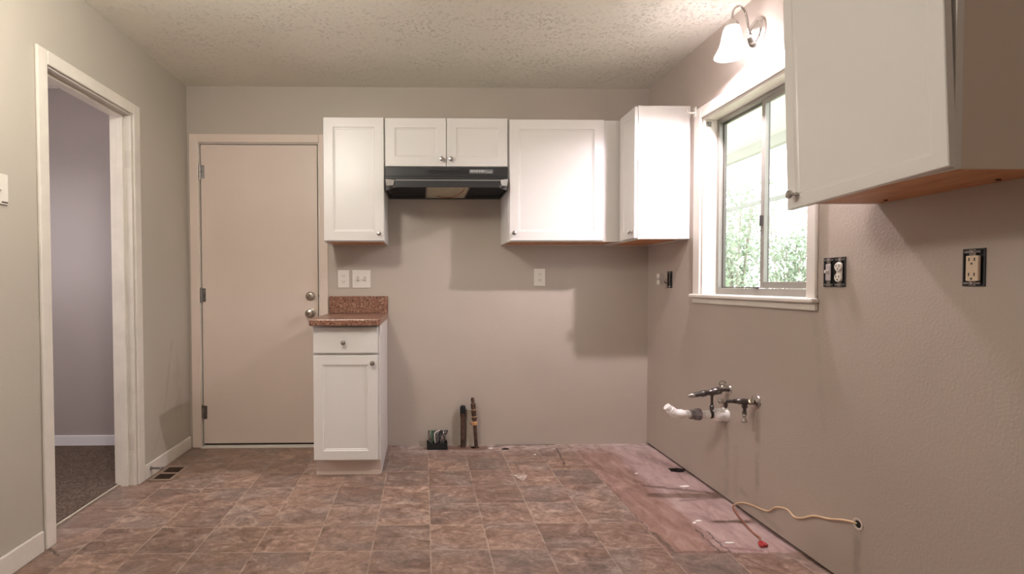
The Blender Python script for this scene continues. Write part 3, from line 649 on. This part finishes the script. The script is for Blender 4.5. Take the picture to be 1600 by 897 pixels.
# upper stop valve
sv = thing('water_stop_valve', 'chrome stop valve with long spout and knob just above the white drain pipe', 'valve', (XR, 2.585, .56))
VY = 2.585
obj('wall_flange', L_([(0,0),(.024,0),(.020,.008),(.010,.010),(0,.010)], (XR, VY, .572), (-1,0,0), 20), M_chrome, sv, smooth_=True)
obj('supply_stub', T_([(XR-.005, VY, .572), (XR-.07, VY, .565)], .008, smooth_path=False), M_vdark, sv, smooth_=True)
obj('valve_body', L_([(0,.045),(.015,.045),(.018,.050),(.018,.085),(.014,.090),(.013,.12),(.016,.125),(.016,.145),(.012,.150),(.011,.19),(.006,.2),(0,.2)], (XR, VY, .575), (-1,0,-.17), 16), M_vdark, sv, smooth_=True)
obj('oval_handle', L_([(0,0),(.012,0),(.015,.004),(.012,.009),(0,.010)], (XR-.035, VY-.004, .588), (-.3,0,1), 20), M_chrome, sv, smooth_=True)
bm = bmesh.new()
ring = [(XR-.038+.016*math.cos(a), VY-.004, .604+.012*math.sin(a)) for a in [2*PI*k/16 for k in range(17)]]
tube(bm, ring, .003, smooth_path=False, seg_=8); obj('wheel', bm, M_chrome, sv, smooth_=True)
obj('spout_lever', L_([(0,0),(.010,0),(.012,.004),(.010,.03),(.006,.034),(0,.034)], (XR-.175, VY, .545), (-1,0,-.15), 14), M_chrome, sv, smooth_=True)
obj('riser', L_([(0,0),(.010,0),(.010,.012),(.0065,.015),(.0065,.06),(.011,.064),(.011,.080),(.007,.084),(0,.084)], (XR-.088, VY, .552), (0,0,-1), 12), M_vdark, sv, smooth_=True)
# lower valve
s2 = thing('water_stop_valve', 'chrome stop valve with round wall flange and handle hanging down, right of the drain', 'valve', (XR, 2.37, .56))
VY = 2.37
obj('wall_flange', L_([(0,0),(.034,0),(.032,.006),(.018,.012),(.012,.014),(0,.014)], (XR, VY, .558), (-1,0,0), 24), M_chrome, s2, smooth_=True)
obj('supply_stub', T_([(XR-.01, VY, .558), (XR-.17, VY, .562)], .008, smooth_path=False), M_vdark, s2, smooth_=True)
obj('compression_nut', L_([(0,.02),(.014,.02),(.016,.024),(.016,.038),(.012,.042),(0,.042)], (XR, VY, .558), (-1,0,0), 6), M_brass, s2)
obj('valve_body', L_([(0,.045),(.012,.045),(.014,.05),(.014,.085),(.011,.09),(.011,.105),(0,.105)], (XR, VY, .559), (-1,0,.02), 12), M_vdark, s2, smooth_=True)
obj('valve_neck', L_([(0,0),(.013,0),(.013,.016),(.008,.020),(.007,.034),(.010,.037),(.010,.046),(.0,.047)], (XR-.056, VY, .548), (0,0,-1), 12), M_vdark, s2, smooth_=True)
obj('handle', L_([(0,0),(.007,0),(.011,.006),(.007,.014),(.007,.022),(.013,.034),(.012,.040),(0,.041)], (XR-.056, VY, .503), (0,0,-1), 10), M_chrome, s2, smooth_=True)
obj('stub_end', L_([(0,0),(.011,0),(.012,.006),(.012,.026),(.006,.030),(0,.030)], (XR-.150, VY, .562), (-1,0,.02), 12), M_chrome, s2, smooth_=True)
obj('outlet_nipple', L_([(0,0),(.010,0),(.009,.012),(.004,.024),(0,.025)], (XR-.145, VY, .552), (0,0,-1), 12), M_vdark, s2, smooth_=True)

# ------------------------------------------------------------------ cable from the right wall
cb = thing('wall_cable_stub', 'tan cable leaving a small hole in the lower right wall and drooping to the floor', 'cable', (XR, 1.80, .25))
obj('cable', T_([(XR+.004, 1.800, .251), (XR-.010, 1.85, .240), (XR-.010, 1.92, .213), (XR-.008, 1.996, .190), (XR-.008, 2.06, .152), (XR-.008, 2.104, .137), (XR-.010, 2.135, .150), (XR-.010, 2.166, .147), (XR-.009, 2.217, .128), (XR-.008, 2.262, .092), (XR-.008, 2.302, .080), (XR-.008, 2.37, .070), (XR-.008, 2.442, .052), (XR-.010, 2.49, .030), (XR-.018, 2.515, .007)], .0042, seg_=10, k=6), M_wirey, cb, smooth_=True)
obj('hole_rim', L_([(.014, 0), (.020, .0005), (.022, .003), (.017, .004), (.013, .002)], (XR, 1.797, .250), (-1,0,0), 18), paint('hole_plaster', (.62, .52, .45), .8), cb)
obj('hole', L_([(0,.0008), (.014,.0008), (.014,.0002)], (XR, 1.797, .250), (-1,0,0), 18), M_blackm, cb)
fc_ = thing('floor_cable', 'dull red cable on the bare floor ending in two red wire nuts', 'cable', (1.47, 2.3, 0))
obj('cable', T_([(XR-.019, 2.512, .005), (1.500, 2.44, .006), (1.478, 2.362, .006), (1.456, 2.25, .006), (1.452, 2.192, .008), (1.436, 2.165, .010), (1.420, 2.142, .008)], .0045, seg_=10), M_wirer, fc_, smooth_=True)
for (x, y, dx, dy) in ((1.420, 2.145, -.12, -1), (1.428, 2.150, .35, -1)):
    obj('wire_nut', L_([(0,0),(.0065,0),(.0095,.008),(.0085,.022),(.005,.030),(0,.031)], (x, y, .009), (dx, dy, 0), 12), M_nut, fc_, smooth_=True)

# ------------------------------------------------------------------ things at the foot of the back wall
rb = thing('range_outlet_box', 'small black electrical box full of wires on the floor by the back wall', 'outlet', (.088, 3.485, 0))
bm = Bs((.020, .157, 3.445, 3.45, 0, .045), (.020, .157, 3.52, 3.525, 0, .045), (.020, .025, 3.45, 3.52, 0, .045), (.152, .157, 3.45, 3.52, 0, .045), (.025, .152, 3.45, 3.52, 0, .006))
obj('box', bm, M_blackm, rb, bevel=.001)
obj('terminal_block', Bs((.035, .060, 3.462, 3.505, .006, .098), (.070, .098, 3.462, 3.505, .006, .105), (.108, .142, 3.462, 3.505, .006, .090)), paint('terminal_grey', (.16, .16, .16), .4, metal=.4), rb, bevel=.003)
obj('steel_cover', Bs((.028, .148, 3.497, 3.502, .045, .118)), M_steel, rb, bevel=.001)
rnd = random.Random(3)
for k, mt in enumerate((M_chrome, M_green, M_plate, M_slot, M_chrome, M_slot)):
    x = .036+k*.020
    obj('wire', T_([(x, 3.46, .04), (x+rnd.uniform(-.01,.01), 3.450, .075), (x+rnd.uniform(-.01,.02), 3.455, .112), (x+rnd.uniform(0,.03), 3.47, .124), (x+rnd.uniform(0,.02), 3.485, .09)], .0032, seg_=8, k=5), mt, rb, smooth_=True)
for (x, z) in ((.047, .083), (.084, .088), (.125, .075)):
    obj('terminal_screw', L_([(0,0),(.008,0),(.007,.003),(0,.004)], (x, 3.462, z), (0,-1,0), 12), M_chrome, rb)
gp = thing('capped_pipe', 'short rusty capped pipe standing upright, left of the taller pipe by back wall', 'pipe', (.265, 3.50, 0))
obj('pipe', L_([(0,0),(.0165,0),(.0165,.235),(0,.235)], (.265, 3.505, 0), (0,0,1), 18), M_pipe, gp, smooth_=True)
obj('cap', L_([(0,.232),(.019,.232),(.0195,.262),(.018,.278),(.010,.284),(0,.285)], (.265, 3.505, 0), (0,0,1), 18), M_blackm, gp, smooth_=True)
obj('coupling_ring', L_([(.0165,.205),(.019,.206),(.019,.228),(.0165,.229)], (.265, 3.505, 0), (0,0,1), 18), M_pipe, gp, smooth_=True)
g2 = thing('gas_stub_pipe', 'taller leaning brown pipe with threaded fittings rising from the floor by back wall', 'pipe', (.355, 3.49, 0))
a, b_ = Vector((.357, 3.49, -.04)), Vector((.345, 3.49, .155))
obj('pipe', T_([a, b_], .0125, smooth_path=False, seg_=16), M_pipe, g2, smooth_=True)
dirv = Vector((-.017, 0, .2))
obj('flare_nut', L_([(0,0),(.018,0),(.019,.004),(.019,.020),(.014,.026),(0,.026)], (.345, 3.49, .155), dirv, 6), M_yel, g2)
prof = [(0,.024),(.013,.024),(.013,.034),(.018,.036),(.018,.050),(.011,.053),(.011,.060),(.016,.063),(.017,.098),(.011,.102),(.011,.108),(.016,.110),(.0165,.145),(.010,.149),(.0095,.156),(.012,.158),(.012,.176),(.008,.186),(0,.187)]
obj('valve_fittings', L_(prof, (.345, 3.49, .155), dirv, 16), M_pipe, g2, smooth_=True)
obj('fitting_bands', L_([(.0118,.053),(.0128,.054),(.0128,.059),(.0118,.060)], (.345, 3.49, .155), dirv, 16), M_yel, g2)
obj('fitting_bands', L_([(.0118,.102),(.0128,.103),(.0128,.107),(.0118,.108)], (.345, 3.49, .155), dirv, 16), M_yel, g2)
obj('side_tube', T_([(.335, 3.49, .165), (.322, 3.49, .160), (.312, 3.492, .170)], .005), M_copper, g2, smooth_=True)
# pale plate leaning behind the pipes
tag(obj('wood_scrap', B(.292, .327, 3.522, 3.540, .0, .25), paint('pale_wood_scrap', (.50, .44, .36), .7, var=.12, vscale=12)), 'pale wood scrap strip standing between the two brown pipes at the back wall', 'wood scrap')

# floor register + spring stop
rg = thing('floor_register', 'brown metal floor register beside the baseboard left of the back door', 'floor vent', (-1.495, 3.055, 0))
bm = Bs((-1.560, -1.430, 2.937, 2.957, 0, .005), (-1.560, -1.430, 3.153, 3.173, 0, .005), (-1.560, -1.542, 2.957, 3.153, 0, .005), (-1.448, -1.430, 2.957, 3.153, 0, .005), (-1.542, -1.448, 3.043, 3.062, 0, .005))
obj('frame', bm, paint('register_tan', (.36, .26, .20), .4, metal=.3), rg, bevel=.001)
bm = bmesh.new()
for k in range(12): bx(bm, -1.540+k*.008, -1.5385+k*.008, 2.958, 3.042, -.012, .003)
for k in range(12): bx(bm, -1.540+k*.008, -1.5385+k*.008, 3.063, 3.152, -.012, .003)
obj('louvers', bm, M_reg, rg)
ds = thing('spring_door_stop', 'small dark spring door stop poking out of the baseboard by the register', 'door stop', (XL+.013, 3.0, .052))
bm = bmesh.new(); P = [(XL+.013+.003+k*.0006, 3.0+.006*math.cos(k*.8), .052+.006*math.sin(k*.8)) for k in range(110)]
tube(bm, P, .0014, smooth_path=False, seg_=6); obj('spring', bm, M_steel, ds, smooth_=True)
obj('mounting_cup', L_([(0,0),(.011,0),(.009,.006),(0,.006)], (XL+.013, 3.0, .052), (1,0,0), 14), M_steel, ds, smooth_=True)
obj('tip', L_([(0,.066),(.008,.066),(.008,.08),(.005,.084),(0,.084)], (XL+.013, 3.0, .052), (1,0,0), 14), M_pvcg, ds, smooth_=True)

# plaster crumbs on the floor
def chip(x, y, sx, sy, label, rot=0, h=.004):
    bm = bmesh.new(); nn = 9; L = []
    for k in range(nn):
        a = 2*PI*k/nn; rr = random.uniform(.7, 1.15); L.append((sx*rr*math.cos(a), sy*rr*math.sin(a)))
    loft(bm, [[(p[0], p[1], 0) for p in L], [(p[0]*.95, p[1]*.95, h*.6) for p in L], [(p[0]*.5, p[1]*.5, h) for p in L]])
    bm.transform(Matrix.Rotation(rot, 4, 'Z')); o = obj('plaster_chip', bm, M_chip); o.location = (x, y, 0)
    return tag(o, label, 'debris', 'plaster crumbs on the floor')
chip(1.426, 2.785, .028, .011, 'white plaster crumb on the bare strip, farthest from camera along the right wall')
chip(1.281, 2.372, .020, .009, 'larger of the two adjoining plaster crumbs in the middle of the bare floor')
chip(1.252, 2.355, .014, .007, 'smaller plaster crumb touching its larger neighbour on the bare floor', .4)
chip(1.306, 2.165, .022, .007, 'long white plaster crumb nearest the red wire nuts')
chip(1.24, 2.98, .012, .008, 'tiny plaster crumb at the back of the bare strip below the corner cabinet')
chip(.72, 3.33, .009, .007, 'tiny plaster crumb on the tiles right of the floor hole near the back wall')
chip(.45, 3.47, .018, .010, 'white plaster crumb against the back wall beside the leaning pipe')
# flat flake of torn vinyl backing
bm = bmesh.new(); loft(bm, [[(.515, 2.985, 0), (.60, 2.975, 0), (.565, 2.89, 0), (.545, 2.90, 0)], [(.517, 2.983, .0015), (.598, 2.973, .0015), (.565, 2.893, .0015), (.547, 2.902, .0015)]])
tag(obj('vinyl_flake', bm, paint('torn_backing', (.46, .37, .32), .8, var=.35, vscale=40)), 'torn pale triangular flake on the tiles between gas pipe and camera', 'debris')

# ------------------------------------------------------------------ outside the window
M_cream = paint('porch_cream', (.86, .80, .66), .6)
M_grass = paint('lawn', (.42, .46, .30), .95, var=.3, vscale=2)
struct(obj('ground', B(XR+.13, 26, -6, 34, -.35, -.30), M_grass))
pc = thing('patio_cover', 'cream patio cover with a beam seen through the top of the window', 'patio cover', (3.2, 6, 2.9))
obj('roof', B(XR+.13, 4.62, 3.2, 11.5, 3.02, 3.08), M_cream, pc)
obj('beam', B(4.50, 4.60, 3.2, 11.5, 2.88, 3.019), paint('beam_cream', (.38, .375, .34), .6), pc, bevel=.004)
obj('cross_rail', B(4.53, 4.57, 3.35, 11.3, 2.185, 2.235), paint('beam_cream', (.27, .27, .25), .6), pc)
for y in (3.3, 11.35): obj('post', B(4.50, 4.60, y-.05, y+.05, -.30, 2.88), M_cream, pc, bevel=.004)
fn = thing('yard_fence', 'pale rail fence behind the bushes outside the window', 'fence', (7.2, 10, -.3))
obj('rail', Bs((7.20, 7.26, 3, 18, 2.58, 2.70)), paint('fence_pale', (.46, .46, .42), .7), fn)
obj('rail', Bs((7.20, 7.26, 3, 18, .55, .65)), paint('fence_pale', (.46, .46, .42), .7), fn)
for y in (3.2, 6.2, 9.2, 12.2, 15.2, 17.8): obj('post', B(7.26, 7.35, y-.045, y+.045, -.30, 2.74), paint('fence_pale', (.46, .46, .42), .7), fn)
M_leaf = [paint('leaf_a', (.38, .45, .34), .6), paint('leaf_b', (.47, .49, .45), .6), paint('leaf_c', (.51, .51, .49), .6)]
M_bark = paint('bark_pale', (.36, .32, .27), .8)
def bush(x, y, h, rad, n_, mi, label, name, cat, seed):
    rr = random.Random(seed); t = thing(name, label, cat, (x, y, -.3))
    bm = bmesh.new(); tips = []
    for k in range(7):
        a = rr.uniform(0, 2*PI); q = rr.uniform(.3, 1)*rad; tip = (x+q*math.cos(a), y+q*math.sin(a), -.3+h*rr.uniform(.55, .95))
        mid = (x+q*.35*math.cos(a), y+q*.35*math.sin(a), -.3+h*.35)
        tube(bm, [(x+rr.uniform(-.05,.05), y+rr.uniform(-.05,.05), -.3), mid, tip], lambda s: .028*(1-s)+.006, seg_=6, k=4); tips.append((mid, tip))
    obj('stems', bm, M_bark, t, smooth_=True)
    bm = bmesh.new()
    for k in range(n_):
        m_, tp = rr.choice(tips); s = rr.uniform(0, 1.05)
        c = Vector(m_).lerp(Vector(tp), s)+Vector([rr.gauss(0, .17) for _ in range(3)])
        c.z = max(c.z, -.25)
        d_ = Vector([rr.uniform(-1, 1) for _ in range(3)]).normalized(); e_ = d_.orthogonal().normalized(); L = rr.uniform(.05, .10)
        e_ = (Matrix.Rotation(rr.uniform(0, 6), 3, d_) @ e_)
        bm.faces.new([bm.verts.new(c-d_*L*.6), bm.verts.new(c+e_*L*.28), bm.verts.new(c+d_*L*.6), bm.verts.new(c-e_*L*.28)])
    obj('leaves', bm, M_leaf[mi], t)
bush(5.35, 8.8, 3.2, .45, 1800, 0, 'green leafy bush outside, left of centre low in the window', 'garden_bush', 'bush', 1)
bush(6.45, 9.0, 2.9, .4, 1700, 0, 'yellow green bush outside seen through the right window pane', 'garden_bush', 'bush', 2)
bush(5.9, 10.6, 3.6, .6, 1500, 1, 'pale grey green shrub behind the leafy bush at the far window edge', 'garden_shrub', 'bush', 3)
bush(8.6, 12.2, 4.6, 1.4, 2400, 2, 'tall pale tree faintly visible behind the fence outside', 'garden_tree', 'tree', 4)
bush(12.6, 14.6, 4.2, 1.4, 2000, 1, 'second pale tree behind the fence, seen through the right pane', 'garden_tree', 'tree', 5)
bush(3.4, 4.9, 1.55, .4, 500, 2, 'low pale twiggy plant just outside the window corner', 'garden_plant', 'plant', 6)
